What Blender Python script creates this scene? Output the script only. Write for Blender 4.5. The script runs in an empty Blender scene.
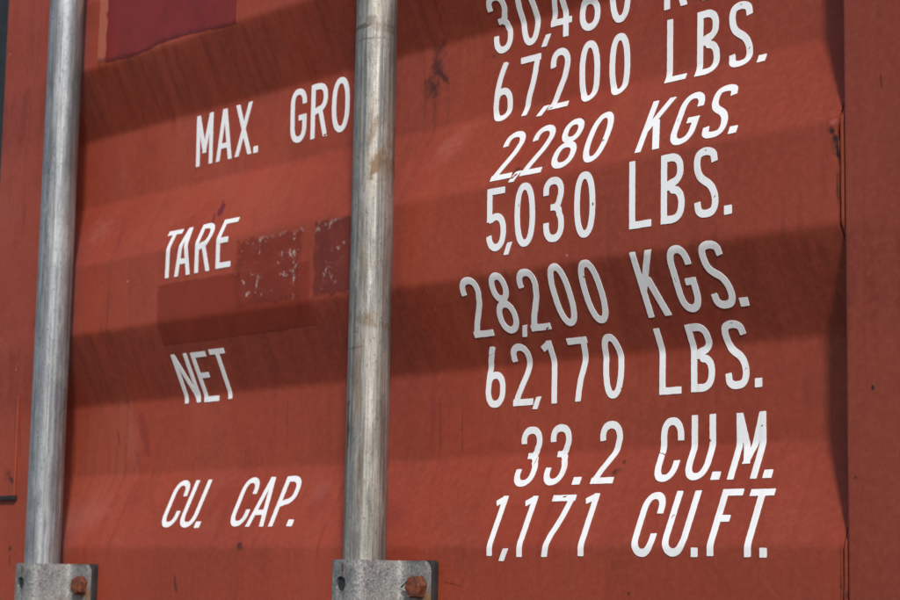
import bpy, bmesh, math, random
import numpy as np
from mathutils import Vector, Matrix
sc = bpy.context.scene
COL = sc.collection
random.seed(11)
# ---------------------------------------------------------------- camera
cam_d = bpy.data.cameras.new("camera"); cam = bpy.data.objects.new("camera", cam_d); COL.objects.link(cam)
YAW, PITCH, ROLL = math.radians(48.1672), math.radians(7.9214), math.radians(1.0168)
fw = Vector((-math.sin(YAW)*math.cos(PITCH), math.cos(YAW)*math.cos(PITCH), math.sin(PITCH)))
r0 = Vector((math.cos(YAW), math.sin(YAW), 0)); u0 = r0.cross(fw)
rt = math.cos(ROLL)*r0 + math.sin(ROLL)*u0; up = rt.cross(fw)
m = Matrix((rt, up, -fw)).transposed().to_4x4(); m.translation = Vector((0, -1.19877, 0))
cam.matrix_world = m
cam_d.sensor_width = 36; cam_d.lens = 36*2030.245/900
cam_d.clip_start = .05; cam_d.clip_end = 500
cam_d.dof.use_dof = True; cam_d.dof.focus_distance = 1.66; cam_d.dof.aperture_fstop = 16
sc.camera = cam
# ---------------------------------------------------------------- sky, sun, exposure
SUN_AZ, SUN_EL = 52.0, 36.5          # degrees to the right of the door's normal, above the horizon
w = bpy.data.worlds.new("World"); sc.world = w; w.use_nodes = True
nt = w.node_tree; nt.nodes.clear()
sky = nt.nodes.new('ShaderNodeTexSky'); sky.sky_type = 'NISHITA'; sky.sun_disc = False
sky.sun_elevation = math.radians(SUN_EL); sky.sun_rotation = math.radians(180-SUN_AZ)
sky.dust_density = 2.0
bg = nt.nodes.new('ShaderNodeBackground'); bg.inputs['Strength'].default_value = 0.100
wo = nt.nodes.new('ShaderNodeOutputWorld')
nt.links.new(sky.outputs[0], bg.inputs[0]); nt.links.new(bg.outputs[0], wo.inputs[0])
sd = bpy.data.lights.new("sun", 'SUN'); sd.energy = 3.25; sd.angle = math.radians(5.0); sd.color = (1.0, .97, .93)
so = bpy.data.objects.new("sun", sd); COL.objects.link(so)
a, e = math.radians(SUN_AZ), math.radians(SUN_EL)
sdir = Vector((math.sin(a)*math.cos(e), -math.cos(a)*math.cos(e), math.sin(e)))
so.rotation_euler = (-sdir).to_track_quat('-Z', 'Y').to_euler(); so.location = sdir*6
sc.view_settings.view_transform = 'Standard'; sc.view_settings.look = 'None'
sc.view_settings.exposure = 0.0; sc.view_settings.gamma = 1.0; sc.view_settings.use_curve_mapping = False
# ---------------------------------------------------------------- helpers
def tag(o, label=None, cat=None, group=None, kind=None):
    if label: o['label'] = label
    if cat: o['category'] = cat
    if group: o['group'] = group
    if kind: o['kind'] = kind
    return o
def empty(name, loc=(0, 0, 0)):
    o = bpy.data.objects.new(name, None); COL.objects.link(o); o.location = loc; o.empty_display_size = .1
    return o
def mesh_obj(name, verts, faces, mat, parent=None, smooth=False, uv=None):
    me = bpy.data.meshes.new(name); me.from_pydata([tuple(v) for v in verts], [], [tuple(f) for f in faces])
    me.update(); me.materials.append(mat)
    if smooth: me.polygons.foreach_set('use_smooth', [True]*len(me.polygons))
    if uv is not None:
        L = me.uv_layers.new(name='UVMap'); idx = np.zeros(len(me.loops), int); me.loops.foreach_get('vertex_index', idx)
        L.data.foreach_set('uv', np.array(uv)[idx].astype(np.float32).ravel())
    o = bpy.data.objects.new(name, me); COL.objects.link(o)
    if parent: o.parent = parent
    return o
def fix_normals(o):
    bm = bmesh.new(); bm.from_mesh(o.data); bmesh.ops.recalc_face_normals(bm, faces=bm.faces); bm.to_mesh(o.data); bm.free()
def box(name, x0, x1, y0, y1, z0, z1, mat, parent, bevel=0, seg=3):
    bm = bmesh.new(); bmesh.ops.create_cube(bm, size=1)
    for v in bm.verts: v.co = Vector((x0+(v.co.x+.5)*(x1-x0), y0+(v.co.y+.5)*(y1-y0), z0+(v.co.z+.5)*(z1-z0)))
    if bevel: bmesh.ops.bevel(bm, geom=bm.edges[:], offset=bevel, segments=seg, affect='EDGES', profile=.5)
    me = bpy.data.meshes.new(name); bm.to_mesh(me); bm.free(); me.materials.append(mat)
    for p in me.polygons: p.use_smooth = False
    o = bpy.data.objects.new(name, me); COL.objects.link(o); o.parent = parent
    return o
# ---------------------------------------------------------------- the corrugated profile
DEP = .036
CZ = [.5732, .5011, .4222, .3467, .2682, .1909, .1109, .0317]
ST = .0785
kp = []
seq = [0, 1, 1, 0]          # starting at CZ[0]: front, recess, recess, front ...
for i, z in enumerate(CZ): kp.append((z, DEP*seq[i % 4]))
for k in range(1, 13): kp.append((CZ[0]+ST*k, DEP*[0, 1, 1, 0][(-k) % 4]))
for k in range(1, 9): kp.append((CZ[7]-ST*k, DEP*seq[(7+k) % 4]))
kp.sort()
ZZ = np.linspace(-.55, 1.45, 20001); DZ = ZZ[1]-ZZ[0]
b0 = np.interp(ZZ, [q[0] for q in kp], [q[1] for q in kp])
nn = int(.0032/DZ); YY = np.convolve(np.pad(b0, nn, mode='edge'), np.ones(2*nn+1)/(2*nn+1), 'valid')
SS = np.concatenate([[0], np.cumsum(np.hypot(np.diff(ZZ), np.diff(YY)))]); SS -= np.interp(0, ZZ, SS)
def wob(x, z):              # pressed sheet is never quite flat
    x = np.asarray(x); z = np.asarray(z)
    fade = 1/(1+np.exp((x+.985)/.012))*.75+.10
    return .0006*fade*(np.sin(x*9.1+z*3.3+.4)+.7*np.sin(x*17.3-z*11.0+1.1)+.6*np.sin(x*5.2+z*23.0+2.0)+.35*np.sin(x*37+z*29))
def ysurf(x, z): return np.interp(z, ZZ, YY)+wob(x, z)
def on_surf(x, s, lift=0.0):
    """point of the door skin at width x and at length s measured along the bent sheet"""
    x = np.asarray(x, float); z = np.interp(s, SS, ZZ); y = ysurf(x, z)
    dy = (np.interp(z+.001, ZZ, YY)-np.interp(z-.001, ZZ, YY))/.002
    n = np.stack([np.zeros_like(z), -np.ones_like(z), dy], -1); n /= np.linalg.norm(n, axis=-1, keepdims=True)
    return np.stack([x, y, z], -1)+n*lift
def z2s(z): return float(np.interp(z, ZZ, SS))
# ---------------------------------------------------------------- materials
class NT:
    def __init__(s, name):
        s.m = bpy.data.materials.new(name); s.m.use_nodes = True; s.t = s.m.node_tree; s.t.nodes.clear()
        s.out = s.t.nodes.new('ShaderNodeOutputMaterial'); s.b = s.t.nodes.new('ShaderNodeBsdfPrincipled')
        s.link(s.b.outputs[0], s.out.inputs[0])
        s.co = s.t.nodes.new('ShaderNodeTexCoord')
    def link(s, a, b): s.t.links.new(a, b)
    def put(s, sock, v):
        if hasattr(v, 'is_output') or isinstance(v, bpy.types.NodeSocket): s.link(v, sock)
        else: sock.default_value = v
    def mapping(s, scale=(1, 1, 1), rot=(0, 0, 0), loc=(0, 0, 0), src=None):
        n = s.t.nodes.new('ShaderNodeMapping'); s.put(n.inputs['Vector'], src or s.co.outputs['Object'])
        n.inputs['Scale'].default_value = scale; n.inputs['Rotation'].default_value = rot; n.inputs['Location'].default_value = loc
        return n.outputs[0]
    def noise(s, scale, detail=4, rough=.55, vec=None, dist=0):
        n = s.t.nodes.new('ShaderNodeTexNoise'); s.put(n.inputs['Vector'], vec or s.co.outputs['Object'])
        n.inputs['Scale'].default_value = scale; n.inputs['Detail'].default_value = detail; n.inputs['Roughness'].default_value = rough
        n.inputs['Distortion'].default_value = dist
        return n.outputs['Fac']
    def voronoi(s, scale, vec=None, out='Distance'):
        n = s.t.nodes.new('ShaderNodeTexVoronoi'); s.put(n.inputs['Vector'], vec or s.co.outputs['Object']); n.inputs['Scale'].default_value = scale
        return n.outputs[out]
    def ramp(s, v, a, b, lo=0., hi=1.):
        n = s.t.nodes.new('ShaderNodeMapRange'); n.interpolation_type = 'SMOOTHSTEP'; s.put(n.inputs['Value'], v)
        n.inputs['From Min'].default_value = a; n.inputs['From Max'].default_value = b
        n.inputs['To Min'].default_value = lo; n.inputs['To Max'].default_value = hi
        return n.outputs[0]
    def math(s, op, a, b=0., c=None):
        n = s.t.nodes.new('ShaderNodeMath'); n.operation = op; s.put(n.inputs[0], a); s.put(n.inputs[1], b)
        if c is not None: s.put(n.inputs[2], c)
        return n.outputs[0]
    def mix(s, f, a, b, mode='MIX'):
        n = s.t.nodes.new('ShaderNodeMix'); n.data_type = 'RGBA'; n.blend_type = mode
        s.put(n.inputs['Factor'], f)
        for i, v in ((6, a), (7, b)):
            if isinstance(v, tuple): n.inputs[i].default_value = (*v, 1)
            else: s.link(v, n.inputs[i])
        return n.outputs[2]
    def bump(s, h, strength=.2, dist=.001, nrm=None):
        n = s.t.nodes.new('ShaderNodeBump'); s.link(h, n.inputs['Height']); n.inputs['Strength'].default_value = strength
        n.inputs['Distance'].default_value = dist
        if nrm: s.link(nrm, n.inputs['Normal'])
        return n.outputs[0]
    def spot(s, x, z, rx, rz, ang, soft, warp, top=1., src=None):
        """0..1 mask of a stain at (x, z) on the door: rx by rz metres, turned by ang degrees, ragged by noise"""
        m_ = s.t.nodes.new('ShaderNodeMapping'); m_.vector_type = 'TEXTURE'; s.link(src or s.co.outputs['Object'], m_.inputs['Vector'])
        m_.inputs['Location'].default_value = (x, 0, z); m_.inputs['Rotation'].default_value = (0, -math.radians(ang), 0)
        m_.inputs['Scale'].default_value = (rx, 1000, rz)
        n = s.t.nodes.new('ShaderNodeVectorMath'); n.operation = 'LENGTH'; s.link(m_.outputs[0], n.inputs[0])
        return s.ramp(s.math('ADD', n.outputs['Value'], warp), 1.0, 1.0-soft, 0, top)
    def warp(s, scale, detail, amp=2.6):
        return s.math('MULTIPLY', s.math('SUBTRACT', s.noise(scale, detail, .62), .5), amp)
PAINT = (.296, .046, .0225)
def red_paint(name, tint=1.0, base=PAINT, spots=True, rough=.46, streak=1.0):
    k = NT(name)
    big = k.noise(3.1, 5, .6); mid = k.noise(17, 5, .6, dist=.4)
    c = k.mix(k.ramp(big, .3, .7), tuple(v*.86 for v in base), (base[0]*1.13, base[1]*1.22, base[2]*1.2))
    # chalky, rubbed bloom of old paint in slanting swipes
    sw = k.noise(9, 5, .62, vec=k.mapping(scale=(1, 1, .35), rot=(0, .5, 0)))
    c = k.mix(k.ramp(sw, .48, .74, 0, .46), c, (base[0]*1.16, base[1]*1.9, base[2]*2.2))
    # brown ageing
    c = k.mix(k.ramp(mid, .46, .72, 0, .42), c, (base[0]*.62, base[1]*.85, base[2]*.9))
    # rain streaks running down the sheet
    st = k.noise(1.0, 4, .6, vec=k.mapping(scale=(120, 0, 7)))
    st2 = k.noise(1.0, 5, .65, vec=k.mapping(scale=(46, 0, 2.2), rot=(0, .06, 0)))
    gate = k.ramp(k.noise(6.0, 3), .46, .68)
    c = k.mix(k.math('MULTIPLY', k.ramp(st, .50, .68, 0, .48*streak), gate), c, (base[0]*.45, base[1]*.55, base[2]*.6))
    c = k.mix(k.ramp(st2, .54, .72, 0, .40*streak), c, (base[0]*.55, base[1]*.62, base[2]*.7))
    sxyz = k.t.nodes.new('ShaderNodeSeparateXYZ'); k.link(k.co.outputs['Object'], sxyz.inputs[0])
    dull = k.math('ADD', sxyz.outputs[0], k.math('MULTIPLY', k.math('SUBTRACT', k.noise(2.6, 5, .62), .5), 1.1))
    c = k.mix(k.ramp(dull, -1.50, -.95, 0, .44), c, (base[0]*.60, base[1]*.80, base[2]*.95))     # browner and darker towards the right
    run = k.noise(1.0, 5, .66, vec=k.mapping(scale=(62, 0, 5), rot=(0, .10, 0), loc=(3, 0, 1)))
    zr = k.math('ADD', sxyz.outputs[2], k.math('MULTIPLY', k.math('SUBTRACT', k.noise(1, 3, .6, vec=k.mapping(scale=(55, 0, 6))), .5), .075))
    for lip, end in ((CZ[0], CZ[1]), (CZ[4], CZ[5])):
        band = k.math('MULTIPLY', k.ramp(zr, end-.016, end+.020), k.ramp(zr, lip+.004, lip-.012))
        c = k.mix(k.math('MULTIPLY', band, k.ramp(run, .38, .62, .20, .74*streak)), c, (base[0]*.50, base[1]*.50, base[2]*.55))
    # tooth of the sprayed paint
    gr = k.noise(430, 3, .6)
    c = k.mix(k.ramp(gr, .36, .66, 0, .42), c, tuple(v*.72 for v in base))
    gr2 = k.noise(150, 4, .7); c = k.mix(k.ramp(gr2, .40, .72, 0, .32), c, (base[0]*1.2, base[1]*1.7, base[2]*1.9))
    # tiny chips
    vo = k.voronoi(34, out='Distance'); vc = k.voronoi(34, out='Color')
    sepc = k.t.nodes.new('ShaderNodeSeparateColor'); k.link(vc, sepc.inputs[0])
    chip = k.math('MULTIPLY', k.ramp(k.math('ADD', vo, k.math('MULTIPLY', k.noise(260, 2), .05)), .075, .05), k.ramp(sepc.outputs[0], .80, .82))
    c = k.mix(k.math('MULTIPLY', chip, .8), c, (.045, .020, .016))
    vo2 = k.voronoi(21, vec=k.mapping(loc=(3.3, 1, 2)), out='Distance'); vc2 = k.voronoi(21, vec=k.mapping(loc=(3.3, 1, 2)), out='Color')
    sp2 = k.t.nodes.new('ShaderNodeSeparateColor'); k.link(vc2, sp2.inputs[0])
    pale = k.math('MULTIPLY', k.ramp(vo2, .035, .022), k.ramp(sp2.outputs[1], .84, .86))
    c = k.mix(k.math('MULTIPLY', pale, .55), c, (.5, .33, .28))
    if spots:
        warp = k.warp(95, 4); warp2 = k.warp(30, 4)
        RUST = (.058, .020, .012); DARK = (.018, .010, .009); MAR = (.15, .018, .022); FRESH = (.24, .026, .010); PINK = (.36, .11, .085)
        src = None
        for q_, (x, z, rx, rz, an, so_, col, st_, wv) in enumerate(SPOTS):
            if q_ % 8 == 7:      # makes the stains evaluate in small batches, or the shader outgrows its stack
                ma = k.t.nodes.new('ShaderNodeVectorMath'); ma.operation = 'MULTIPLY_ADD'; k.link(c, ma.inputs[0])
                ma.inputs[1].default_value = (1e-7, 1e-7, 1e-7); k.link(k.co.outputs['Object'], ma.inputs[2]); src = ma.outputs[0]
            c = k.mix(k.spot(x, z, rx, rz, an, so_, warp if wv else warp2, st_, src), c, dict(RUST=RUST, DARK=DARK, MAR=MAR, FRESH=FRESH, PINK=PINK)[col])
    if tint != 1.0: c = k.mix(1.0, c, (tint, tint, tint), 'MULTIPLY')
    k.link(c, k.b.inputs['Base Color'])
    k.link(k.ramp(mid, .3, .75, rough-.07, rough+.12), k.b.inputs['Roughness'])
    k.b.inputs['Specular IOR Level'].default_value = .33
    n1 = k.bump(k.noise(240, 3, .55), .16, .0006)
    n2 = k.bump(k.noise(19, 3, .5), .16, .002, n1)
    n3 = k.bump(st, .12, .0006, n2)
    k.link(n3, k.b.inputs['Normal'])
    return k.m
# (x, z, half width, half height, turn, softness, colour, strength, fine edge)
SPOTS = [
 (-1.4030, .4850, .0135, .028, -8, 1.0, 'RUST', 1.0, 1), (-1.4090, .4660, .0130, .015, 25, 1.0, 'RUST', 1.0, 1), (-1.3930, .4690, .014, .0045, -40, 1.0, 'RUST', .9, 1), (-1.4000, .4800, .0150, .030, 0, 1.0, 'MAR', .35, 1), (-1.3960, .4730, .010, .003, -40, .7, 'RUST', .5, 1),
 (-1.4060, .4350, .003, .045, 0, .9, 'RUST', .30, 1), (-1.4200, .4450, .0022, .05, 0, .9, 'RUST', .28, 1), (-1.3860, .4400, .002, .05, 0, .9, 'RUST', .22, 1),
 (-1.7178, .3830, .0050, .0115, 24, .4, 'MAR', 1.0, 1), (-1.7250, .3720, .0022, .010, 24, .6, 'MAR', .9, 1),
 (-1.7850, .3755, .0022, .0022, 0, .5, 'DARK', .7, 1),
 (-1.8754, .1500, .0095, .034, 24, .55, 'MAR', .40, 0), (-1.8900, .1290, .0070, .020, 24, .7, 'MAR', .30, 0), (-1.9290, .1530, .0020, .014, 18, .6, 'DARK', .5, 1),
 (-1.9100, .3800, .006, .045, 26, .8, 'MAR', .28, 0), (-1.95, .0700, .05, .03, 20, .9, 'PINK', .35, 0), (-1.8700, .0760, .018, .05, 22, .9, 'MAR', .18, 0),
 (-1.6462, .0330, .0055, .0042, 0, .5, 'DARK', .75, 1), (-1.6420, .0300, .008, .0035, 10, .7, 'RUST', .6, 1),
 (-1.1610, .0925, .0090, .0050, 10, 1.0, 'RUST', .9, 1), (-1.1620, .0935, .0055, .0030, 0, 1.0, 'DARK', .7, 1), (-1.1540, .1010, .0022, .0022, 0, .6, 'RUST', .7, 1),
 (-1.2610, .3590, .0046, .0036, 0, .6, 'DARK', .7, 1), (-1.1990, .3950, .0030, .0036, 0, .6, 'RUST', .8, 1),
 (-1.3326, -.0010, .017, .0006, -8, .5, 'DARK', .55, 0), (-1.7540, -.0080, .0035, .010, 20, .5, 'DARK', .6, 1), (-1.1200, -.0060, .0025, .0022, 0, .5, 'DARK', .6, 1),
 (-.9150, .3390, .0042, .0055, 20, .9, 'DARK', 1.0, 1), (-.9122, .3330, .0036, .009, 24, .9, 'DARK', 1.0, 1), (-.9102, .3220, .0020, .014, 4, .8, 'DARK', 1.0, 1), (-.9150, .3300, .006, .012, 20, 1., 'RUST', .4, 1), (-.9140, .3450, .0040, .0030, 0, .6, 'PINK', .5, 1),
 (-.9108, .2950, .0020, .020, 0, 1.0, 'RUST', .8, 1), (-.9108, .0100, .0018, .026, 0, 1.0, 'RUST', .8, 1), (-.9060, -.0050, .0030, .006, 0, 1.0, 'DARK', .8, 1), (-.9140, .5800, .004, .02, 0, 1., 'RUST', .6, 1), (-.8805, .1440, .0016, .0020, 0, .4, 'DARK', .9, 1), (-.8960, .0800, .002, .0016, 0, .5, 'DARK', .6, 1), (-.8700, .3700, .0011, .010, 6, .5, 'DARK', .5, 1),
 (-2.0900, .1090, .0050, .0075, 30, .6, 'DARK', .8, 1), (-2.0960, .1000, .0030, .009, 0, .7, 'RUST', .7, 1), (-2.0780, .1500, .0020, .040, 4, .8, 'RUST', .45, 1),
 (-2.0900, .0300, .0045, .006, 0, .6, 'RUST', .8, 1), (-2.0900, .0170, .0022, .015, 0, .7, 'RUST', .6, 1), (-2.0600, .2900, .004, .012, 0, .8, 'RUST', .4, 1),
 (-2.0990, .1150, .010, .012, 20, 1.0, 'DARK', .8, 1), (-2.0880, .1700, .0016, .05, 3, 1., 'RUST', .6, 1), (-2.0930, .4210, .0040, .012, 0, .8, 'MAR', .35, 0),
 (-1.8600, .3000, .0016, .05, 0, 1., 'RUST', .35, 1), (-1.9050, .2900, .0022, .04, 0, 1., 'RUST', .35, 1), (-1.9000, .1500, .02, .05, 20, 1., 'PINK', .35, 1), (-1.3700, .4000, .03, .02, 30, 1., 'PINK', .40, 1), (-1.9600, .3900, .03, .03, 20, 1., 'PINK', .40, 1), (-1.5500, .0850, .02, .02, 30, 1., 'PINK', .30, 1), (-1.3900, .1350, .0022, .06, 0, 1., 'RUST', .4, 1), (-1.3600, .1450, .0016, .05, 0, 1., 'RUST', .4, 1), (-1.6200, .1500, .0018, .05, 0, 1., 'RUST', .3, 1), (-1.0300, .4900, .022, .060, 20, .9, 'MAR', .16, 0), (-1.1300, .0150, .02, .03, 0, .9, 'RUST', .15, 0), (-.9700, .1500, .006, .03, 4, .9, 'DARK', .14, 0),
 (-1.4000, .1500, .006, .045, 0, .9, 'MAR', .30, 0), (-1.4300, .0600, .03, .02, 10, .9, 'MAR', .25, 0), (-1.5400, .0700, .035, .02, 30, .9, 'MAR', .16, 0),
 (-1.2300, .4780, .10, .085, 0, .55, 'FRESH', .32, 0), (-1.0800, .4700, .06, .05, 0, .6, 'FRESH', .28, 0), (-1.7400, .4920, .085, .045, 0, .6, 'FRESH', .30, 0),
 (-1.6000, .4950, .06, .045, 0, .6, 'FRESH', .30, 0), (-1.7600, .3550, .06, .045, 0, .6, 'FRESH', .36, 0), (-1.2200, .3950, .09, .040, 0, .6, 'FRESH', .24, 0),
 (-1.2200, .3280, .09, .032, 0, .6, 'FRESH', .22, 0), (-1.2300, .1850, .10, .04, 0, .6, 'FRESH', .28, 0), (-1.0800, .1850, .06, .04, 0, .6, 'FRESH', .28, 0),
 (-1.2300, .1100, .08, .04, 0, .6, 'FRESH', .24, 0), (-1.0700, .1000, .07, .05, 0, .6, 'FRESH', .24, 0), (-1.2400, .0500, .09, .035, 0, .6, 'FRESH', .22, 0),
 (-1.6500, .0800, .07, .035, 0, .6, 'FRESH', .22, 0), (-1.7800, .0800, .05, .035, 0, .6, 'FRESH', .22, 0),
]
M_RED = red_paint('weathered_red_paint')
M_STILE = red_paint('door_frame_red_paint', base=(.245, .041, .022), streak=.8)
def simple(name, col, rough=.6, metal=0., var=.25, scale=60, bump=.2):
    k = NT(name); n = k.noise(scale, 5, .6)
    k.link(k.mix(k.ramp(n, .3, .7), tuple(c*(1-var) for c in col), tuple(c*(1+var) for c in col)), k.b.inputs['Base Color'])
    k.b.inputs['Roughness'].default_value = rough; k.b.inputs['Metallic'].default_value = metal
    if bump: k.link(k.bump(n, bump, .001), k.b.inputs['Normal'])
    return k.m
M_RUBBER = simple('black_rubber', (.014, .018, .020), .65)
M_PAD = simple('dark_backing', (.012, .0125, .013), .8, var=.4)
M_LIGHT_BLOCK = simple('light_block_brown', (.05, .035, .02), .8)
M_GROUND = simple('concrete_yard', (.14, .135, .125), .9, scale=8, var=.2)
def white_vinyl():
    k = NT('white_vinyl'); n = k.noise(26, 5, .6)
    c = k.mix(k.ramp(n, .45, .8, 0, .35), (.84, .86, .88), (.74, .76, .78))
    st = k.noise(1, 4, .6, vec=k.mapping(scale=(120, 0, 7))); c = k.mix(k.ramp(st, .52, .72, 0, .26), c, (.52, .45, .40))
    c = k.mix(k.ramp(k.noise(70, 5, .7), .54, .72, 0, .22), c, (.60, .52, .45))
    v = k.voronoi(62); vc = k.voronoi(62, out='Color'); s = k.t.nodes.new('ShaderNodeSeparateColor'); k.link(vc, s.inputs[0])
    c = k.mix(k.math('MULTIPLY', k.ramp(k.math('ADD', v, k.math('MULTIPLY', k.noise(420, 3), .30)), .24, .17), k.ramp(s.outputs[0], .92, .93)), c, (.14, .05, .035))
    k.link(c, k.b.inputs['Base Color']); k.b.inputs['Roughness'].default_value = .42
    return k.m
M_VINYL = white_vinyl()
def galvanised(name, warm, seed):
    """old galvanised pipe: spangle, draw lines, pits, brown stains"""
    k = NT(name); L = (seed*3.7, seed*1.3, seed*2.1)
    co = k.mapping(loc=L)
    sp = k.voronoi(150, vec=co, out='Color'); s = k.t.nodes.new('ShaderNodeSeparateColor'); k.link(sp, s.inputs[0])
    lo = (.22, .24, .265) if not warm else (.25, .24, .215); hi = (.42, .45, .48) if not warm else (.47, .445, .395)
    cloud = k.noise(20, 6, .66, vec=k.mapping(scale=(1, 1, .5), loc=L))
    c = k.mix(k.ramp(cloud, .3, .7), lo, hi)
    c = k.mix(k.math('MULTIPLY', s.outputs[0], .16), c, (.22, .24, .26))
    ln = k.noise(1, 5, .65, vec=k.mapping(scale=(300, 300, 3.2), loc=L)); c = k.mix(k.ramp(ln, .45, .62, 0, .68), c, (.12, .125, .13))
    ln2 = k.noise(1, 4, .6, vec=k.mapping(scale=(460, 460, 9), loc=(5, 1, 2))); c = k.mix(k.ramp(ln2, .52, .70, 0, .5), c, (.58, .58, .55))
    pit = k.noise(380, 5, .7, vec=k.mapping(scale=(1, 1, .6), loc=L)); c = k.mix(k.ramp(pit, .55, .67, 0, .62), c, (.10, .10, .10))
    pit2 = k.noise(110, 6, .72, vec=k.mapping(scale=(1, 1, .16), loc=(seed*2, 5, 3))); c = k.mix(k.ramp(pit2, .52, .68, 0, .55), c, (.12, .125, .13)); c = k.mix(k.ramp(pit2, .46, .32, 0, .45), c, (.58, .58, .56))
    br = k.noise(1, 5, .7, vec=k.mapping(scale=(70, 70, 5), loc=(seed, 4, 1)))
    c = k.mix(k.ramp(br, .52, .68, 0, .62 if warm else .15), c, (.19, .105, .055))
    if warm:   # rust smear and the scuffed ring near the top of the picture, rusty run near the bottom
        wp = k.warp(70, 4)
        for x, z, rx, rz, an, stn, col in ((-1.3990, .3740, .0034, .022, -12, .85, (.11, .06, .035)), (-1.3960, .3800, .0075, .030, -8, .45, (.22, .15, .09)), (-1.4010, .4060, .004, .02, -10, .6, (.16, .10, .06)),
                (-1.4150, .5060, .03, .0030, 4, .8, (.12, .105, .09)), (-1.4000, .5080, .008, .010, 20, .6, (.16, .12, .09)), (-1.4080, .4940, .02, .0016, 4, .6, (.15, .13, .11)),
                (-1.4240, .2360, .009, .009, 0, .55, (.14, .10, .06)), (-1.4010, .2330, .009, .010, 0, .55, (.15, .10, .06)), (-1.4130, .2080, .012, .0022, 6, .55, (.13, .09, .06)),
                (-1.4190, .1340, .0026, .026, 0, .9, (.09, .045, .03)), (-1.4300, .0900, .002, .012, 0, .8, (.10, .05, .03)), (-1.4290, .1700, .0035, .02, 0, .5, (.13, .08, .05))):
            c = k.mix(k.spot(x, z, rx, rz, an, .7, wp, stn), c, col)
    k.link(c, k.b.inputs['Base Color'])
    k.b.inputs['Metallic'].default_value = .7; k.link(k.ramp(cloud, .3, .7, .46, .62), k.b.inputs['Roughness'])
    h = k.math('ADD', k.math('MULTIPLY', ln, .6), k.math('MULTIPLY', pit, .8))
    k.link(k.bump(h, .45, .0008), k.b.inputs['Normal'])
    return k.m
def zinc_plate():
    k = NT('pitted_zinc_plate'); c1 = k.noise(38, 6, .65); c = k.mix(k.ramp(c1, .32, .68), (.18, .185, .19), (.38, .375, .355))
    p = k.noise(420, 3, .6); c = k.mix(k.ramp(p, .52, .64, 0, .62), c, (.075, .08, .085))
    p2 = k.noise(520, 3, .6, vec=k.mapping(loc=(2, 3, 1))); c = k.mix(k.ramp(p2, .55, .66, 0, .35), c, (.70, .72, .74))
    r = k.noise(60, 4, .65, vec=k.mapping(scale=(1, 1, .35), loc=(7, 1, 0))); c = k.mix(k.ramp(r, .62, .72, 0, .8), c, (.17, .065, .03))
    wp = k.warp(160, 4)
    for x, z, rx, rz, an, stn, col in ((.0570, -.0300, .0110, .0150, 0, .70, (.16, .070, .028)), (.0640, -.034, .004, .018, 0, .75, (.30, .17, .07)), (-.0020, -.0080, .0024, .0080, 0, .85, (.13, .045, .02)),
            (.0000, -.0360, .0040, .012, 0, .5, (.07, .06, .055)), (.0400, -.0010, .02, .0022, 0, .45, (.12, .06, .035)), (.0300, -.0450, .006, .02, 0, .4, (.14, .08, .05))):
        c = k.mix(k.spot(x, z, rx, rz, an, .8, wp, stn), c, col)
    k.link(c, k.b.inputs['Base Color']); k.b.inputs['Metallic'].default_value = .45; k.b.inputs['Roughness'].default_value = .52
    k.link(k.bump(p, .5, .0006), k.b.inputs['Normal'])
    return k.m
M_ZINC = zinc_plate()
def rusty(name, a, b, d):
    k = NT(name); n = k.noise(140, 5, .65); c = k.mix(k.ramp(n, .35, .65), a, b); c = k.mix(k.ramp(k.noise(330, 3), .56, .66, 0, .8), c, d)
    k.link(c, k.b.inputs['Base Color']); k.b.inputs['Roughness'].default_value = .85; k.link(k.bump(n, .6, .0012), k.b.inputs['Normal'])
    return k.m
M_RUST = rusty('rusty_bolt', (.075, .020, .010), (.20, .052, .018), (.03, .014, .010))
M_TAB = simple('bright_zinc', (.5, .5, .47), .5, .3)
# ---------------------------------------------------------------- setting
g = mesh_obj('ground', [(-60, -60, -1.25), (60, -60, -1.25), (60, 60, -1.25), (-60, 60, -1.25)], [(0, 1, 2, 3)], M_GROUND); tag(g, kind='structure')
# ---------------------------------------------------------------- the door
Z0, Z1 = -.5, 1.4
XL, XE = -2.040, -.905          # where the pressed panel ends at the left and where the right stile starts
door = empty('container_door', (-1.47, 0, Z0))
tag(door, 'weathered red steel container door with horizontal corrugations and white weight markings', 'container door', kind='thing')
def dobj(o):                     # keep world coordinates under the door's base
    if o.parent is not None: o.matrix_parent_inverse = Matrix.Translation(-Vector((-1.47, 0, Z0)))
    return o
xs = np.linspace(XL, XE-.0042, 190); zs = np.linspace(Z0, Z1, 900)
GX, GZ = np.meshgrid(xs, zs); GY = ysurf(GX, GZ)
# raw right edge: slightly ragged against the weld
GX[:, -1] += .0005*np.sin(zs*61)+.0004*np.sin(zs*173+1)-.0022*np.exp(-((zs-.337)/.006)**2)
V = np.stack([GX, GY, GZ], -1).reshape(-1, 3); nx, nz = len(xs), len(zs)
idx = np.arange(nx*nz).reshape(nz, nx)
F = np.stack([idx[:-1, :-1], idx[:-1, 1:], idx[1:, 1:], idx[1:, :-1]], -1).reshape(-1, 4)
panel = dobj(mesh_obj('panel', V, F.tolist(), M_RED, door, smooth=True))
sol = panel.modifiers.new('thickness', 'SOLIDIFY'); sol.thickness = .002; sol.offset = -1; sol.use_rim = False
box_ = lambda *a, **k: dobj(box(*a, **k))
box_('stile', -2.157, XL-.0004, -.0008, .055, Z0, Z1, M_RED, door, bevel=.003)
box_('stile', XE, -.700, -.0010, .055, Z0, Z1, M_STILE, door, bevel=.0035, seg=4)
box_('gasket', -.6985, -.6615, .008, .05, Z0, Z1, M_RUBBER, door, bevel=.003)
box_('stile', -.6600, .05, -.0010, .055, Z0, Z1, M_STILE, door, bevel=.0035, seg=4)
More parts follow.
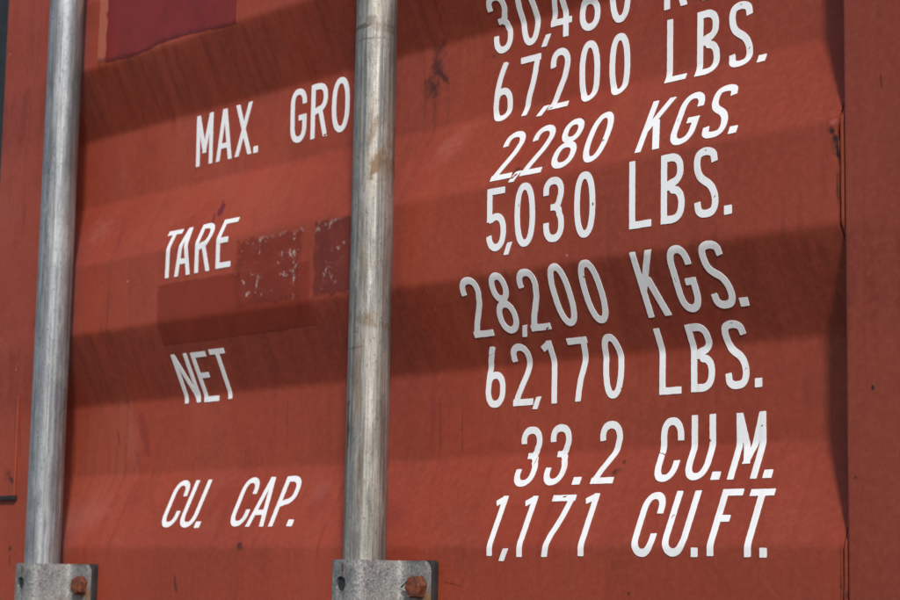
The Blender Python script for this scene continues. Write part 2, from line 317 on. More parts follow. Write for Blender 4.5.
# weld bead between panel and right stile, following the bent sheet
zb = np.linspace(Z0, Z1, 1400); prof = []
rnd = np.random.RandomState(3); jit = np.convolve(rnd.randn(1440), np.ones(18)/18, 'same')[20:1420]
for t_, (ox, oy) in enumerate([(0, .005), (.0002, .0004), (.0015, .0002), (.0029, .0005), (.0030, .005)]):
    x = XE-.0034+ox+(.0004*jit if t_ < 2 else 0)
    prof.append(np.stack([x+0*zb, np.interp(zb, ZZ, YY)+oy+.0001*jit, zb], -1))
PV = np.stack(prof, 1).reshape(-1, 3); ii = np.arange(len(zb)*5).reshape(-1, 5)
PF = np.stack([ii[:-1, :-1], ii[:-1, 1:], ii[1:, 1:], ii[1:, :-1]], -1).reshape(-1, 4)
dobj(mesh_obj('weld_seam', PV, PF.tolist(), M_STILE, door))
box_('light_block_sheet', -2.155, .045, .0565, .075, Z0, Z1, M_LIGHT_BLOCK, door)  # unseen sheet added behind the panel to keep sky light from leaking in
box_('gasket', -2.300, -2.1575, .016, .06, Z0, Z1, M_RUBBER, door, bevel=.004)
box_('doubler_plate', -2.154, -2.0835, -.0030, -.0008, .0850, .2052, M_RED, door, bevel=.0011, seg=3)
box_('dark_slot_strip', -2.154, -2.0790, -.0058, -.0009, .0850, .0905, M_PAD, door, bevel=.001, seg=2)  # raised dark strip added in place of the dark slot under the plate
# ---------------------------------------------------------------- old paint and sticker remains on the panel
def skin_patch(name, x0, x1, z0, z1, mat, lift=.00025, rag=(.002, .002, .002, .002), n=(70, 60), seed=0, bend=None):
    r = np.random.RandomState(seed)
    def ragged(m, amp):
        q = r.randn(m+40); q = np.convolve(q, np.ones(7)/7, 'same')*1.6+np.convolve(q, np.ones(23)/23, 'same')*2; return q[20:20+m]*amp
    s0, s1 = z2s(z0), z2s(z1); U, Vv = np.meshgrid(np.linspace(0, 1, n[0]), np.linspace(0, 1, n[1]))
    le, re = ragged(n[1], rag[0])[:, None], ragged(n[1], rag[1])[:, None]; be, te = ragged(n[0], rag[2])[None, :], ragged(n[0], rag[3])[None, :]
    if bend is not None: be = be+np.interp(np.linspace(0, 1, n[0]), *bend)[None, :]
    X = x0+le+(x1+re-x0-le)*U; S = s0+be+(s1+te-s0-be)*Vv
    P = on_surf(X, S, lift).reshape(-1, 3); ii = np.arange(n[0]*n[1]).reshape(n[1], n[0])
    Fq = np.stack([ii[:-1, :-1], ii[:-1, 1:], ii[1:, 1:], ii[1:, :-1]], -1).reshape(-1, 4)
    o = mesh_obj(name, P, Fq.tolist(), mat, panel, smooth=True, uv=np.stack([U, Vv], -1).reshape(-1, 2))
    return o
def patch_mat(name, base, primer=None, flecks=0., feather=.06, alpha=1.0, dark=.3):
    k = NT(name); n = k.noise(30, 5, .6); st = k.noise(1, 4, .6, vec=k.mapping(scale=(170, 0, 14)))
    c = k.mix(k.ramp(n, .3, .7), tuple(v*.86 for v in base), tuple(v*1.14 for v in base))
    c = k.mix(k.ramp(st, .52, .76, 0, dark), c, tuple(v*.55 for v in base))
    c = k.mix(k.ramp(k.noise(520, 2), .35, .65, 0, .16), c, tuple(v*.7 for v in base))
    sx = k.t.nodes.new('ShaderNodeSeparateXYZ'); k.link(k.co.outputs['UV'], sx.inputs[0]); u, v = sx.outputs[0], sx.outputs[1]
    eu = k.math('MINIMUM', u, k.math('SUBTRACT', 1., u)); ev = k.math('MINIMUM', v, k.math('SUBTRACT', 1., v)); ed = k.math('MINIMUM', eu, ev)
    if primer is not None:
        c = k.mix(k.ramp(k.math('ADD', u, k.math('MULTIPLY', k.math('SUBTRACT', k.noise(120, 4), .5), .05)), .068, .058), c, primer)
    c = k.mix(k.ramp(k.math('ADD', v, k.math('MULTIPLY', k.math('SUBTRACT', k.noise(60, 4), .5), .08)), .045, .015, 0, .55), c, tuple(q*.35 for q in base))
    if flecks:
        a = k.noise(120, 6, .68, vec=k.mapping(scale=(1, 1, .8))); gate = k.ramp(k.noise(34, 3), .42, .60)
        edge = k.math('MULTIPLY', k.ramp(ev, .09, .02), k.ramp(k.noise(28, 3, vec=k.mapping(loc=(4, 2, 7))), .44, .56))
        thr = k.math('ADD', k.math('MULTIPLY', gate, .118), k.math('MULTIPLY', edge, .13))
        f = k.ramp(k.math('ADD', a, thr), .645, .73)
        c = k.mix(k.math('MULTIPLY', f, flecks), c, (.58, .45, .42))
        c = k.mix(k.ramp(k.noise(1, 4, .6, vec=k.mapping(scale=(40, 0, 90), rot=(0, .6, 0))), .55, .75, 0, .35), c, (.33, .10, .075))
        c = k.mix(k.ramp(k.noise(120, 4, .6, vec=k.mapping(loc=(1, 5, 2))), .60, .68, 0, .5), c, (.10, .03, .03))
    k.link(c, k.b.inputs['Base Color']); k.b.inputs['Roughness'].default_value = .5; k.b.inputs['Specular IOR Level'].default_value = .4
    k.link(k.bump(k.noise(240, 3, .55), .2, .0006), k.b.inputs['Normal'])
    al = k.math('MULTIPLY', k.ramp(k.math('ADD', ed, k.math('MULTIPLY', k.math('SUBTRACT', k.noise(90, 4), .5), feather*1.6)), 0, feather), alpha)
    k.link(al, k.b.inputs['Alpha'])
    return k.m
PM = patch_mat('faded_maroon_paint', (.185, .017, .015), primer=(.36, .105, .065), feather=.004)
tag(skin_patch('paint_patch', -1.947, -1.679, .5745, .720, PM, rag=(.0006, .0006, .0010, .001), seed=5,
    bend=([0, .06, .07, .25, .45, .62, .8, .95, 1], [.003, .003, .0, -.001, .0005, .0015, .0, -.002, -.0015])), 'dark maroon paint patch with a pale orange left edge')
SM1 = patch_mat('sticker_residue', (.235, .034, .016), flecks=.72, feather=.12, alpha=.75)
tag(skin_patch('sticker_residue', -1.6700, -1.5570, .2700, .3430, SM1, seed=8, rag=(.001, .001, .0008, .0008)), 'scraped sticker square with pale flecks beside TARE')
SM2 = patch_mat('maroon_sticker_residue', (.180, .028, .017), flecks=.5, feather=.09, alpha=.85)
tag(skin_patch('sticker_residue', -1.5400, -1.4620, .2690, .3470, SM2, seed=9, rag=(.0008, .001, .0008, .0008)), 'maroon scraped sticker square half hidden by the bar')
RP = patch_mat('fresh_red_paint', (.275, .033, .013), feather=.03, alpha=.46, dark=.45)
tag(skin_patch('paint_patch', -1.8090, -1.5420, .2440, .3090, RP, lift=.0002, seed=10, rag=(.0004, .0006, .0006, .0004)), 'cleaner deep red repainted rectangle below TARE')
# ---------------------------------------------------------------- lettering
def catmull(pts, n=10, closed=False):
    P=[np.array(p,float) for p in pts]; m=len(P); out=[]
    rng=range(m) if closed else range(m-1)
    for i in rng:
        if closed: a,b,c,d=P[(i-1)%m],P[i],P[(i+1)%m],P[(i+2)%m]
        else:
            b,c=P[i],P[i+1]; a=P[i-1] if i>0 else 2*b-c; d=P[i+2] if i+2<m else 2*c-b
        for k in range(n):
            t=k/n
            out.append(.5*((2*b)+(c-a)*t+(2*a-5*b+4*c-d)*t*t+(3*b-a-3*c+d)*t**3))
    out.append(P[0] if closed else P[-1])
    return np.array(out)
def superarc(cx,cy,rx,ry,a0,a1,e=2.3,n=22):
    a=np.radians(np.linspace(a0,a1,n)); c,s=np.cos(a),np.sin(a)
    return np.stack([cx+rx*np.sign(c)*np.abs(c)**(2/e),cy+ry*np.sign(s)*np.abs(s)**(2/e)],1)
def seg_sdf(X,Y,a,b,r,cap0,cap1):
    d=b-a; L=np.hypot(*d); d=d/max(L,1e-9)
    u=(X-a[0])*d[0]+(Y-a[1])*d[1]; v=-(X-a[0])*d[1]+(Y-a[1])*d[0]
    if cap0 or cap1:
        lo=0 if cap0 else -1e9; hi=L if cap1 else 1e9
        uu=np.clip(u,0,L); dist=np.hypot(u-uu,v)-r
        if cap0: dist=np.maximum(dist,-u)
        if cap1: dist=np.maximum(dist,u-L)
        return dist
    uu=np.clip(u,0,L); return np.hypot(u-uu,v)-r
def stroke(X,Y,pts,t,closed=False):
    pts=np.asarray(pts,float); r=t/2; D=np.full(X.shape,1e3); n=len(pts)-1
    for i in range(n): D=np.minimum(D,seg_sdf(X,Y,pts[i],pts[i+1],r,False,False))
    if not closed:      # square-cut ends
        for p,q in ((pts[0],pts[1]),(pts[-1],pts[-2])):
            d=(p-q)/np.hypot(*(p-q)); u=(X-p[0])*d[0]+(Y-p[1])*d[1]
            near=np.hypot(X-p[0],Y-p[1])<t*.95
            D=np.where(near,np.maximum(D,u),D)
    return D
def bar(X,Y,a,b,t):   # straight butt-ended bar
    a=np.array(a,float); b=np.array(b,float); d=b-a; L=np.hypot(*d); d/=L
    u=(X-a[0])*d[0]+(Y-a[1])*d[1]; v=-(X-a[0])*d[1]+(Y-a[1])*d[0]
    return np.maximum(np.abs(u-L/2)-L/2,np.abs(v)-t/2)
def slant(X,Y,a,b,tx):   # stroke whose HORIZONTAL width is tx, from a to b
    t=tx*abs(b[1]-a[1])/np.hypot(b[0]-a[0],b[1]-a[1])
    d=np.array([b[0]-a[0],b[1]-a[1]]); a2=np.array(a)-.3*d; b2=np.array(b)+.3*d
    return bar(X,Y,a2,b2,t)
def clipy(D,Y): return np.maximum(D,np.abs(Y-.5)-.5)
def glyph(ch,X,Y,W,t):
    """signed distance of a character in a box W wide and 1 high; t = stem width"""
    h=t/2; th=t*.92; hh=th/2; mn=np.minimum.reduce
    S=lambda p,c=False: stroke(X,Y,p,t,c)
    V=lambda x,y0=0,y1=1: bar(X,Y,(x,y0),(x,y1),t)
    Hh=lambda y,x0,x1: bar(X,Y,(x0,y),(x1,y),th)
    if ch in '0O': return S(superarc(W/2,.5,W/2-h,.5-h,0,360,2.35,41),True)
    if ch=='1':
        return mn([V(W-h), np.maximum(bar(X,Y,(W-h,1-hh*.9),(0,1-.13),th*1.0),X-(W-h))])
    if ch=='2':
        top=superarc(W/2,.76,W/2-h,.24-h,195,-10,2.2,16)
        c=catmull([tuple(top[-1]),(W*.72,.52),(W*.36,.25),(h*1.05,th*.4)],8)
        return mn([np.maximum(S(np.vstack([top,c[1:]])),-Y),Hh(hh,0,W)])
    if ch=='3':
        top=superarc(W/2,.77,W/2-h,.23-h,190,-40,2.3,16)
        bot=superarc(W/2,.265,W/2-h,.265-h,45,-190,2.3,18)
        u=np.vstack([top,[(W*.74,.585)],[(W*.62,.535)]])
        l=np.vstack([[(W*.62,.535)],[(W*.76,.48)],bot])
        return mn([S(u),S(l),bar(X,Y,(W*.36,.535),(W*.7,.535),th*.95)])
    if ch=='4':
        return mn([V(W*.72,0,1),clipy(slant(X,Y,(h*.9,.26),(W*.62,1.0),t*.95),Y)+0*X if False else np.maximum(clipy(slant(X,Y,(h*.9,.26),(W*.62,1.0),t*.95),Y),.24-Y),Hh(.26,0,W)])
    if ch=='5':
        bowl=np.vstack([[(h*1.05,.50)],superarc(W/2,.30,W/2-h,.30-h,120,-170,2.2,22)])
        return mn([Hh(1-hh,h*.3,W*.93),V(h*1.3,.47,1),S(bowl)])
    if ch=='6':
        c=catmull([(W*.66,1.0),(W*.40,.80),(h*1.6,.55),(h,.30)],8)
        return mn([np.maximum(S(c),Y-1),S(superarc(W/2,.29,W/2-h,.29-h,0,360,2.3,33),True)])
    if ch=='7':
        c=catmull([(W-h*1.05,1.0),(W*.66,.6),(W*.42,.3),(W*.30,0)],8) 
        return mn([Hh(1-hh,0,W),clipy(S(np.vstack([c,[c[-1]+(c[-1]-c[-2])]])),Y)])
    if ch=='8':
        return mn([S(superarc(W/2,.755,W*.44-h,.245-h,0,360,2.2,31),True),S(superarc(W/2,.27,W/2-h,.27-h,0,360,2.2,31),True)])
    if ch==',':
        return np.maximum(np.maximum(slant(X,Y,(W*.28,-.08),(W*.74,.11),W*.55),Y-.11),-.08-Y)
    if ch=='.':
        return np.maximum(np.abs(X-W/2)-W/2,np.abs(Y-th*.62)-th*.62)
    if ch=='A':
        l=clipy(slant(X,Y,(h,0),(W/2-h*.15,1),t),Y); r=clipy(slant(X,Y,(W-h,0),(W/2+h*.15,1),t),Y)
        return mn([l,r,np.maximum(Hh(.285,W*.2,W*.8),0*X-1)])
    if ch=='B':
        up=np.vstack([[(h,1-hh)],[(W*.42,1-hh)],superarc(W*.42,.765,W*.53-h,.235-hh,85,-85,2.4,14),[(h,.53)]])
        lo=np.vstack([[(h,.53)],[(W*.45,.53)],superarc(W*.45,.265+hh*.0,W*.55-h,.265-hh,85,-85,2.4,14),[(h,hh)]])
        return mn([V(h),S(up),S(lo)])
    if ch=='C':
        return S(np.vstack([superarc(W/2,.70,W/2-h,.30-h,-8,180,2.3,20),superarc(W/2,.30,W/2-h,.30-h,180,368,2.3,20)]))
    if ch=='E': return mn([V(h),Hh(1-hh,0,W),Hh(.53,0,W*.78),Hh(hh,0,W)])
    if ch=='F': return mn([V(h),Hh(1-hh,0,W),Hh(.55,0,W*.72)])
    if ch=='G':
        p=np.vstack([superarc(W/2,.70,W/2-h,.30-h,0,180,2.3,20),superarc(W/2,.30,W/2-h,.30-h,180,360,2.3,20),[(W-h,.44)]])
        return mn([S(p),Hh(.455,W*.52,W)])
    if ch=='K':
        return mn([V(h),clipy(slant(X,Y,(h*1.2,.42),(W-h*1.5,1),t*1.12),Y) if False else np.maximum(clipy(slant(X,Y,(h,.40),(W-h*1.4,1),t*1.15),Y),h-X),
                   np.maximum(np.maximum(clipy(slant(X,Y,(W-h*1.1,0),(W*.42,.62),t*1.15),Y),Y-.60),h-X)])
    if ch=='L': return mn([V(h),Hh(hh,0,W)])
    if ch=='M':
        return mn([V(h),V(W-h),np.maximum(clipy(slant(X,Y,(W/2+h*.1,.27),(h*1.0,1),t*1.0),Y),np.maximum(X-(W/2+h*1.3),.24-Y)),
                   np.maximum(clipy(slant(X,Y,(W/2-h*.1,.27),(W-h*1.0,1),t*1.0),Y),np.maximum(W/2-h*1.3-X,.24-Y))])
    if ch=='N': return mn([V(h),V(W-h),np.maximum(clipy(slant(X,Y,(W-h,0),(h,1),t*1.05),Y),np.abs(X-W/2)-W/2)])
    if ch=='P':
        up=np.vstack([[(h,1-hh)],[(W*.4,1-hh)],superarc(W*.4,.715,W*.6-h,.285-hh,85,-85,2.5,16),[(h,.43)]])
        return mn([V(h),S(up)])
    if ch=='R':
        up=np.vstack([[(h,1-hh)],[(W*.4,1-hh)],superarc(W*.4,.735,W*.58-h,.265-hh,85,-85,2.5,16),[(h,.47)]])
        return mn([V(h),S(up),np.maximum(clipy(slant(X,Y,(W-h,0),(W*.56,.5),t),Y),Y-.5)])
    if ch=='S':
        p=catmull([(W-h*1.0,.775),(W*.80,.90),(W*.5,1-h),(W*.2,.90),(h,.745),(W*.27,.585),(W*.70,.44),(W-h,.265),(W*.80,.10),(W*.5,h),(W*.2,.10),(h*1.0,.235)],7)
        return S(p)
    if ch=='T': return mn([V(W/2),Hh(1-hh,0,W)])
    if ch=='U':
        p=np.vstack([[(h,1)],[(h,.32)],superarc(W/2,.30,W/2-h,.30-h,180,360,2.3,22),[(W-h,.32)],[(W-h,1)]])
        return S(p)
    if ch=='X':
        return mn([clipy(slant(X,Y,(h,0),(W-h,1),t*1.05),Y),clipy(slant(X,Y,(W-h,0),(h,1),t*1.05),Y)])
    raise KeyError(ch)
def march(ch,W,H,t,n=44,seed=0,nicks=()):
    """vertices (metres, glyph frame) and faces of the character, cut out of a grid by marching squares"""
    c=1.0/n; m=c*1.5; Wn=W/H; tn=t/H
    xs=np.arange(-m,Wn+m+c,c); ys=np.arange(-m-(.1 if ch==',' else 0),1+m+c,c)
    X,Y=np.meshgrid(xs,ys); D=glyph(ch,X,Y,Wn,tn)
    k=sum(map(ord,ch))+int(seed*97)     # hand-cut film: edges wander a few tenths of a millimetre
    D=D+.0009*(np.sin(X*31+Y*17+k)+np.sin(Y*43-X*23+k*1.7)+.6*np.sin(X*71+k*.3)*np.sin(Y*67+k))
    for cx,cy,ang,L,wd in nicks:        # torn or lifted spots
        a=np.radians(ang); u=(X-cx*Wn)*np.cos(a)+(Y-cy)*np.sin(a); v=-(X-cx*Wn)*np.sin(a)+(Y-cy)*np.cos(a)
        D=np.maximum(D,-(np.hypot(np.maximum(np.abs(u)-L,0),v+.006*np.sin(u*90+k))-wd))
    D=np.where(np.abs(D)<1e-6,1e-6,D)
    V={};verts=[];faces=[]
    def vid(k,p):
        if k not in V: V[k]=len(verts); verts.append(p)
        return V[k]
    ny,nx=D.shape
    for j in range(ny-1):
        for i in range(nx-1):
            q=[(i,j),(i+1,j),(i+1,j+1),(i,j+1)]; d=[D[b,a] for a,b in q]
            ins=[x<0 for x in d]
            if not any(ins): continue
            poly=[]
            for k in range(4):
                a=q[k];b=q[(k+1)%4];da=d[k];db=d[(k+1)%4]
                if da<0: poly.append(vid(a,(xs[a[0]]*H,ys[a[1]]*H)))
                if (da<0)!=(db<0):
                    f=min(max(da/(da-db),.02),.98); key=tuple(sorted((a,b)))
                    poly.append(vid(key,((xs[a[0]]+(xs[b[0]]-xs[a[0]])*f)*H,(ys[a[1]]+(ys[b[1]]-ys[a[1]])*f)*H)))
            faces.append(poly)
    return verts,faces

T = .0063
rl = np.random.RandomState(7)
def lettering(labels, items, s0, H):
    """items: (character, x, width); a wide gap starts the next word, and each word is a lettering of its own"""
    words = [[items[0]]]
    for p_, q_ in zip(items, items[1:]):
        if q_[1]-(p_[1]+p_[2]) > (.030 if not (p_[0] == 'D') else 9): words.append([])
        words[-1].append(q_)
    for lb, wd in zip(labels, words): word(lb, wd, s0, H)
    assert len(words) == len(labels), (labels, len(words))
def word(label, items, s0, H):
    VV, FF = [], []
    for q_, (ch, x, W) in enumerate(items):
        nk = NICKS.get((label.split()[-1] if 'figures' in label else label.split()[2], q_), ())
        v, f = march(ch, W, .0557 if ch in ',.' else H, T, 84, x, nk)
        v = np.array(v); o = len(VV)
        rot = rl.randn()*.004; dx, ds = rl.randn()*.0002, rl.randn()*.0003
        P = on_surf(x+dx+v[:, 0]-rot*v[:, 1], s0+ds+v[:, 1]+rot*v[:, 0], .00055)
        VV.extend(P.tolist()); FF.extend([[o+i for i in q] for q in f])
    ob = mesh_obj('lettering', VV, FF, M_VINYL, panel)
    sm = ob.modifiers.new('thickness', 'SOLIDIFY'); sm.thickness = .0004; sm.offset = -1
    tag(ob, label); return ob
D = .0246
NICKS = {('62,170', 0): ((.42, .86, 12, .14, .006),), ('CU.M.', 0): ((.10, .47, -15, .10, .007),), ('5,030', 2): ((.20, .66, 70, .02, .010),), ('CU.M.', 3): ((.86, .80, 10, .012, .010), (.3, .55, 0, .004, .007)),
 ('2,280', 1): ((.45, .02, 40, .05, .020),), ('33.2', 0): ((.80, .44, 80, .05, .010),), ('GROSS', 1): ((.95, .03, 10, .06, .016),), ('28,200', 3): ((.8, .02, 0, .03, .012),), ('LBS.', 2): ((.86, .28, 60, .02, .008), (.5, .96, 10, .015, .008)),
 ('67,200', 3): ((.12, .03, 30, .03, .012),), ('KGS.', 1): ((.1, .5, 85, .03, .008),), ('CU.FT.', 1): ((.14, .6, 60, .03, .009),), ('1,171', 3): ((.5, .97, 20, .03, .012),)}
lettering(['white caption MAX. with a full stop', 'white caption GROSS running behind the stained bar'], [('M', -1.7952, .0305), ('A', -1.7575, .0284), ('X', -1.7231, .0290), ('.', -1.6905, .0075), ('G', -1.6277, .0259), ('R', -1.5946, .0264), ('O', -1.5607, .0272), ('S', -1.5265, .026), ('S', -1.4925, .026)], .4643, .0562)
lettering(['white caption TARE bent over the upper fold'], [('T', -1.8030, .0268), ('A', -1.7756, .0278), ('R', -1.7384, .0264), ('E', -1.7014, .0255)], .3303, .0547)
lettering(['white caption NET on the dark underside slope'], [('N', -1.8003, .0290), ('E', -1.7640, .0266), ('T', -1.7310, .0262)], .1919, .0550)
lettering(['white caption CU. before CAP.', 'white caption CAP. after CU.'], [('C', -1.8022, .0278), ('U', -1.7685, .0282), ('.', -1.7375, .0085), ('C', -1.6792, .0278), ('A', -1.6478, .0300), ('P', -1.6096, .0272), ('.', -1.5805, .0085)], .0529, .0552)
lettering(['white figures 30,480', 'white unit KGS. after 30,480'], [('3', -1.3250, .0250), ('0', -1.2885, D), (',', -1.2625, .0120), ('4', -1.2500, .0255), ('8', -1.2150, D), ('0', -1.1787, D), ('K', -1.1160, .0255), ('G', -1.0825, .0245), ('S', -1.0470, .0240), ('.', -1.0170, .0078)], .5020, .0560)
lettering(['white figures 67,200', 'white unit LBS. after 67,200'], [('6', -1.3236, .0250), ('7', -1.2878, .0255), (',', -1.2630, .0125), ('2', -1.2495, .0240), ('0', -1.2145, .0242), ('0', -1.1787, .0238), ('L', -1.1121, .0234), ('B', -1.0786, .0242), ('S', -1.0444, .0244), ('.', -1.0130, .0080)], .4366, .0560)
lettering(['white figures 2,280', 'white unit KGS. after 2,280'], [('2', -1.2917, .0262), (',', -1.2668, .0125), ('2', -1.2542, .0262), ('8', -1.2190, .0272), ('0', -1.1822, .0262), ('K', -1.1169, .0268), ('G', -1.0817, .0258), ('S', -1.0465, .0244), ('.', -1.0176, .0080)], .3672, .0523)
lettering(['white figures 5,030', 'white unit LBS. after 5,030'], [('5', -1.2935, .0249), (',', -1.2710, .0110), ('0', -1.2568, .0250), ('3', -1.2215, .0247), ('0', -1.1842, .0246), ('L', -1.1203, .0242), ('B', -1.0855, .0250), ('S', -1.0497, .0246), ('.', -1.0194, .0076)], .3030, .0563)
lettering(['white figures 28,200', 'white unit KGS. after 28,200'], [('2', -1.3314, .0252), ('8', -1.2951, .0249), (',', -1.2722, .0105), ('2', -1.2579, .0242), ('0', -1.2207, .0242), ('0', -1.1850, .0245), ('K', -1.1199, .0254), ('G', -1.0830, .0238), ('S', -1.0483, .0235), ('.', -1.0221, .0084)], .2285, .0563)
lettering(['white figures 62,170', 'white unit LBS. after 62,170'], [('6', -1.3293, .0250), ('2', -1.2936, .0250), (',', -1.2695, .0112), ('1', -1.2520, .0130), ('7', -1.2204, .0236), ('0', -1.1833, .0238), ('L', -1.1196, .0237), ('B', -1.0853, .0250), ('S', -1.0489, .0241), ('.', -1.0186, .0070)], .1626, .0558)
lettering(['white figures 33.2', 'white unit CU.M. after 33.2'], [('3', -1.2820, .0255), ('3', -1.2452, .0252), ('.', -1.2073, .0090), ('2', -1.1859, .0258), ('C', -1.1169, .0246), ('U', -1.0845, .0252), ('.', -1.0540, .0088), ('M', -1.0373, .0295), ('.', -1.0018, .0086)], .0881, .0558)
lettering(['white figures 1,171', 'white unit CU.FT. after 1,171'], [('1', -1.2925, .0122), (',', -1.2715, .0118), ('1', -1.2556, .0128), ('7', -1.2241, .0272), ('1', -1.1840, .0135), ('C', -1.1180, .0247), ('U', -1.0855, .0254), ('.', -1.0542, .0067), ('F', -1.0379, .0210), ('T', -1.0096, .0238), ('.', -.9856, .0068)], .0230, .0561)
# ---------------------------------------------------------------- locking bars
def pipe(name, x, y, z0, z1, r, mat, label):
    n, mz = 72, 40; VV = []; FF = []
    for j in range(mz+1):
        z = z0+(z1-z0)*j/mz
        for i in range(n):
            q = 2*math.pi*i/n; rr = r*(1+.006*math.sin(2*q+z*4)+.004*math.sin(z*21))
            VV.append((rr*math.cos(q), rr*math.sin(q), z))
    for j in range(mz):
        for i in range(n): FF.append((j*n+i, j*n+(i+1) % n, (j+1)*n+(i+1) % n, (j+1)*n+i))
    FF.append(tuple(range(n))[::-1]); FF.append(tuple(mz*n+i for i in range(n)))
    VV = [(vx+x, vy+y, vz) for vx, vy, vz in VV]      # world coordinates stay in the mesh so the stains sit where the photo has them
    o = mesh_obj(name, VV, FF, mat, None, smooth=True)
    return tag(o, label, 'locking bar', 'vertical locking bars on the container door')
BAR1, BAR2, BY = -1.9683, -1.4145, -.030
pipe('locking_bar', BAR1, BY, Z0+.1, Z1, .0193, galvanised('galvanised_steel_cool', False, 1.0), 'bluish grey galvanised locking bar left of every caption')
pipe('locking_bar', BAR2, BY, Z0+.1, Z1, .0193, galvanised('galvanised_steel_stained', True, 2.0), 'brown stained galvanised locking bar between the captions and the figures')
# ---------------------------------------------------------------- bar brackets
def bracket_plate(parent, mat):
    # hat section over the pipe, in (x, y) with the pipe's axis at x = 0
    kx = [(-.052, -.0100), (-.031, -.0100), (-.019, -.0515), (.017, -.0515), (.029, -.0100), (.066, -.0100)]
    pl = []
    kx = [np.array(q) for q in kx]
    pl.append(kx[0])
    for i in range(1, len(kx)-1):
        a_, b_, c_ = kx[i-1], kx[i], kx[i+1]; r_ = .0075
        d1 = (a_-b_)/np.linalg.norm(a_-b_); d2 = (c_-b_)/np.linalg.norm(c_-b_)
        for q in np.linspace(0, 1, 7): pl.append((1-q)**2*(b_+d1*r_)+2*q*(1-q)*b_+q*q*(b_+d2*r_))
    pl.append(kx[-1]); pl = np.array(pl)
    sl = np.concatenate([[0], np.cumsum(np.linalg.norm(np.diff(pl, axis=0), axis=1))]); tot = sl[-1]
    ns, nz_ = 110, 26; sv = np.linspace(0, tot, ns); sv = np.unique(np.concatenate([sv, tot-np.linspace(0, .010, 12), np.linspace(0, .010, 12)])); ns = len(sv)
    px = np.interp(sv, sl, pl[:, 0]); py = np.interp(sv, sl, pl[:, 1])
    r_ = .009; ed = np.minimum(sv, tot-sv); cut = np.where(ed < r_, r_-np.sqrt(np.maximum(r_**2-(r_-ed)**2, 0)), 0)
    VV = []; FF = []
    for j in range(nz_+1):
        for i in range(ns):
            zt, zb_ = -cut[i], -.075+cut[i]
            VV.append((px[i], py[i], zb_+(zt-zb_)*j/nz_))
    for j in range(nz_):
        for i in range(ns-1): FF.append((j*ns+i, j*ns+i+1, (j+1)*ns+i+1, (j+1)*ns+i))
    o = mesh_obj('plate', VV, FF, mat, parent)
    s_ = o.modifiers.new('thickness', 'SOLIDIFY'); s_.thickness = .0042; s_.offset = 0
    # the grease hole through the crown
    bm = bmesh.new(); bmesh.ops.create_cone(bm, cap_ends=True, segments=28, radius1=.0068, radius2=.0068, depth=.02)
    bmesh.ops.rotate(bm, verts=bm.verts, cent=(0, 0, 0), matrix=Matrix.Rotation(math.pi/2, 3, 'X')); bmesh.ops.translate(bm, verts=bm.verts, vec=(-.0040, -.052, -.0215))
    cm = bpy.data.meshes.new('cutter'); bm.to_mesh(cm); bm.free(); cu = bpy.data.objects.new('cutter', cm); COL.objects.link(cu); cu.parent = parent
    bo = o.modifiers.new('hole', 'BOOLEAN'); bo.operation = 'DIFFERENCE'; bo.object = cu; bo.solver = 'EXACT'
    be = o.modifiers.new('edge', 'BEVEL'); be.width = .0007; be.segments = 2; be.limit_method = 'ANGLE'; be.angle_limit = math.radians(40)
    bpy.context.view_layer.update()
    new = bpy.data.meshes.new_from_object(o.evaluated_get(bpy.context.evaluated_depsgraph_get()))
    o.modifiers.clear(); o.data = new; new.name = 'plate'
    bpy.data.objects.remove(cu)
    return o
def hexbolt(parent, x, y, z, R, h, mat, turn):
    bm = bmesh.new(); rings = [(R, 0.), (R, h*.80), (R*.90, h*.96), (R*.55, h)]
    prev = None
    for k_, (r_, d_) in enumerate(rings):
        n = 24; vs = []
        for i in range(n):
            q = 2*math.pi*i/n+turn; loc = (q-turn) % (math.pi/3)-math.pi/6
            hexr = r_*math.cos(math.pi/6)/math.cos(loc)
            rr = hexr if k_ < 2 else min(hexr, r_)
            vs.append(bm.verts.new((x+rr*math.cos(q), y-d_, z+rr*math.sin(q))))
        if prev:
            for i in range(n): bm.faces.new((prev[i], prev[(i+1) % n], vs[(i+1) % n], vs[i]))
        prev = vs
    bm.faces.new(prev); bmesh.ops.recalc_face_normals(bm, faces=bm.faces)
    me = bpy.data.meshes.new('bolt'); bm.to_mesh(me); bm.free(); me.materials.append(mat)
    o = bpy.data.objects.new('bolt', me); COL.objects.link(o); o.parent = parent; return o
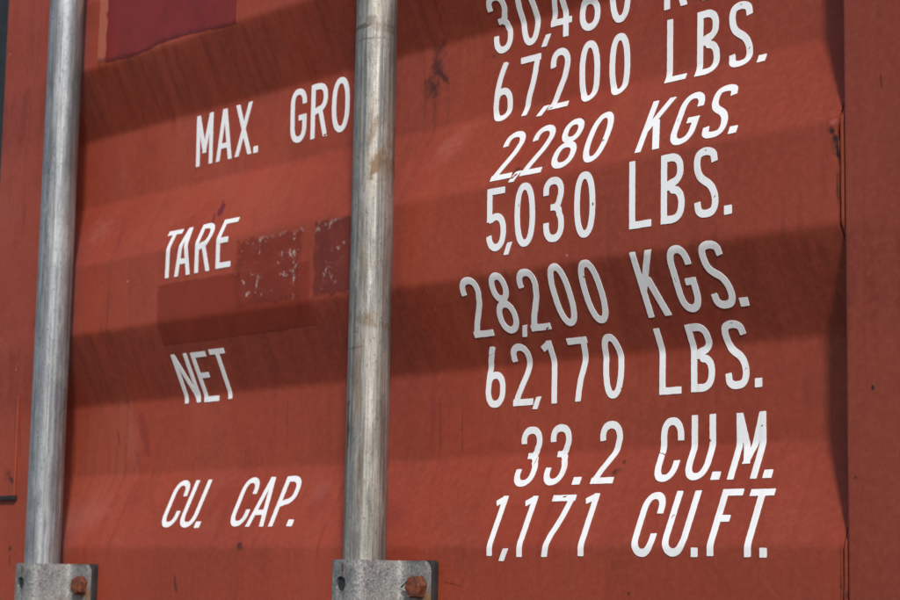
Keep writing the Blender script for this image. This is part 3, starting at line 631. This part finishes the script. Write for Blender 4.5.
def bracket(x, ztop, label, turn):
    r_ = empty('bar_bracket', (x, 0, ztop)); tag(r_, label, 'bracket', 'brackets bolted over the locking bars')
    bracket_plate(r_, M_ZINC)
    # dark pads under the two flanges
    for sx0, sx1 in ((.031, .0668), (-.053, -.033)):
        box('backing_pad', sx0, sx1, -.0076, .0012, -.0768, .0004, M_PAD, r_, bevel=.003, seg=4)
    bm = bmesh.new(); bmesh.ops.create_cone(bm, cap_ends=True, segments=24, radius1=.0067, radius2=.0067, depth=.002)
    bmesh.ops.rotate(bm, verts=bm.verts, cent=(0, 0, 0), matrix=Matrix.Rotation(math.pi/2, 3, 'X')); bmesh.ops.translate(bm, verts=bm.verts, vec=(-.0040, -.0500, -.0215))
    me = bpy.data.meshes.new('hole_shade_disc'); bm.to_mesh(me); bm.free(); me.materials.append(M_RUBBER)
    o = bpy.data.objects.new('hole_shade_disc', me); COL.objects.link(o); o.parent = r_  # dark disc added inside the grease hole, standing in for its shade
    hexbolt(r_, .0555, -.0121, -.0230, .0105, .0100, M_RUST, turn)
    # little bent locking tab whose tip sticks out beside the bolt head
    VV = [(.0350, -.0120, -.0250), (.0480, -.0120, -.0175), (.0480, -.0120, -.0285), (.0350, -.0166, -.0250), (.0480, -.0180, -.0175), (.0480, -.0165, -.0285)]
    FF = [(0, 2, 1), (3, 4, 5), (0, 1, 4, 3), (1, 2, 5, 4), (2, 0, 3, 5)]
    VS = [(.0335, -.0120, -.0240), (.0480, -.0120, -.0172), (.0480, -.0120, -.0138), (.0335, -.0164, -.0238), (.0480, -.0140, -.0172), (.0480, -.0140, -.0130)]
    s_ = mesh_obj('slit_shade', VS, FF, M_RUBBER, r_); fix_normals(s_)  # solid dark wedge standing in for the shadow in the slit above the tab
    t_ = mesh_obj('lock_tab', VV, FF, M_TAB, r_); fix_normals(t_)
    return r_
bracket(BAR1, .0125, 'grey zinc bracket with rusty bolt at the foot of the left bar', .35)
bracket(BAR2, .0185, 'grey zinc bracket with rusty bolt at the foot of the stained bar', .12)
bpy.context.view_layer.update()
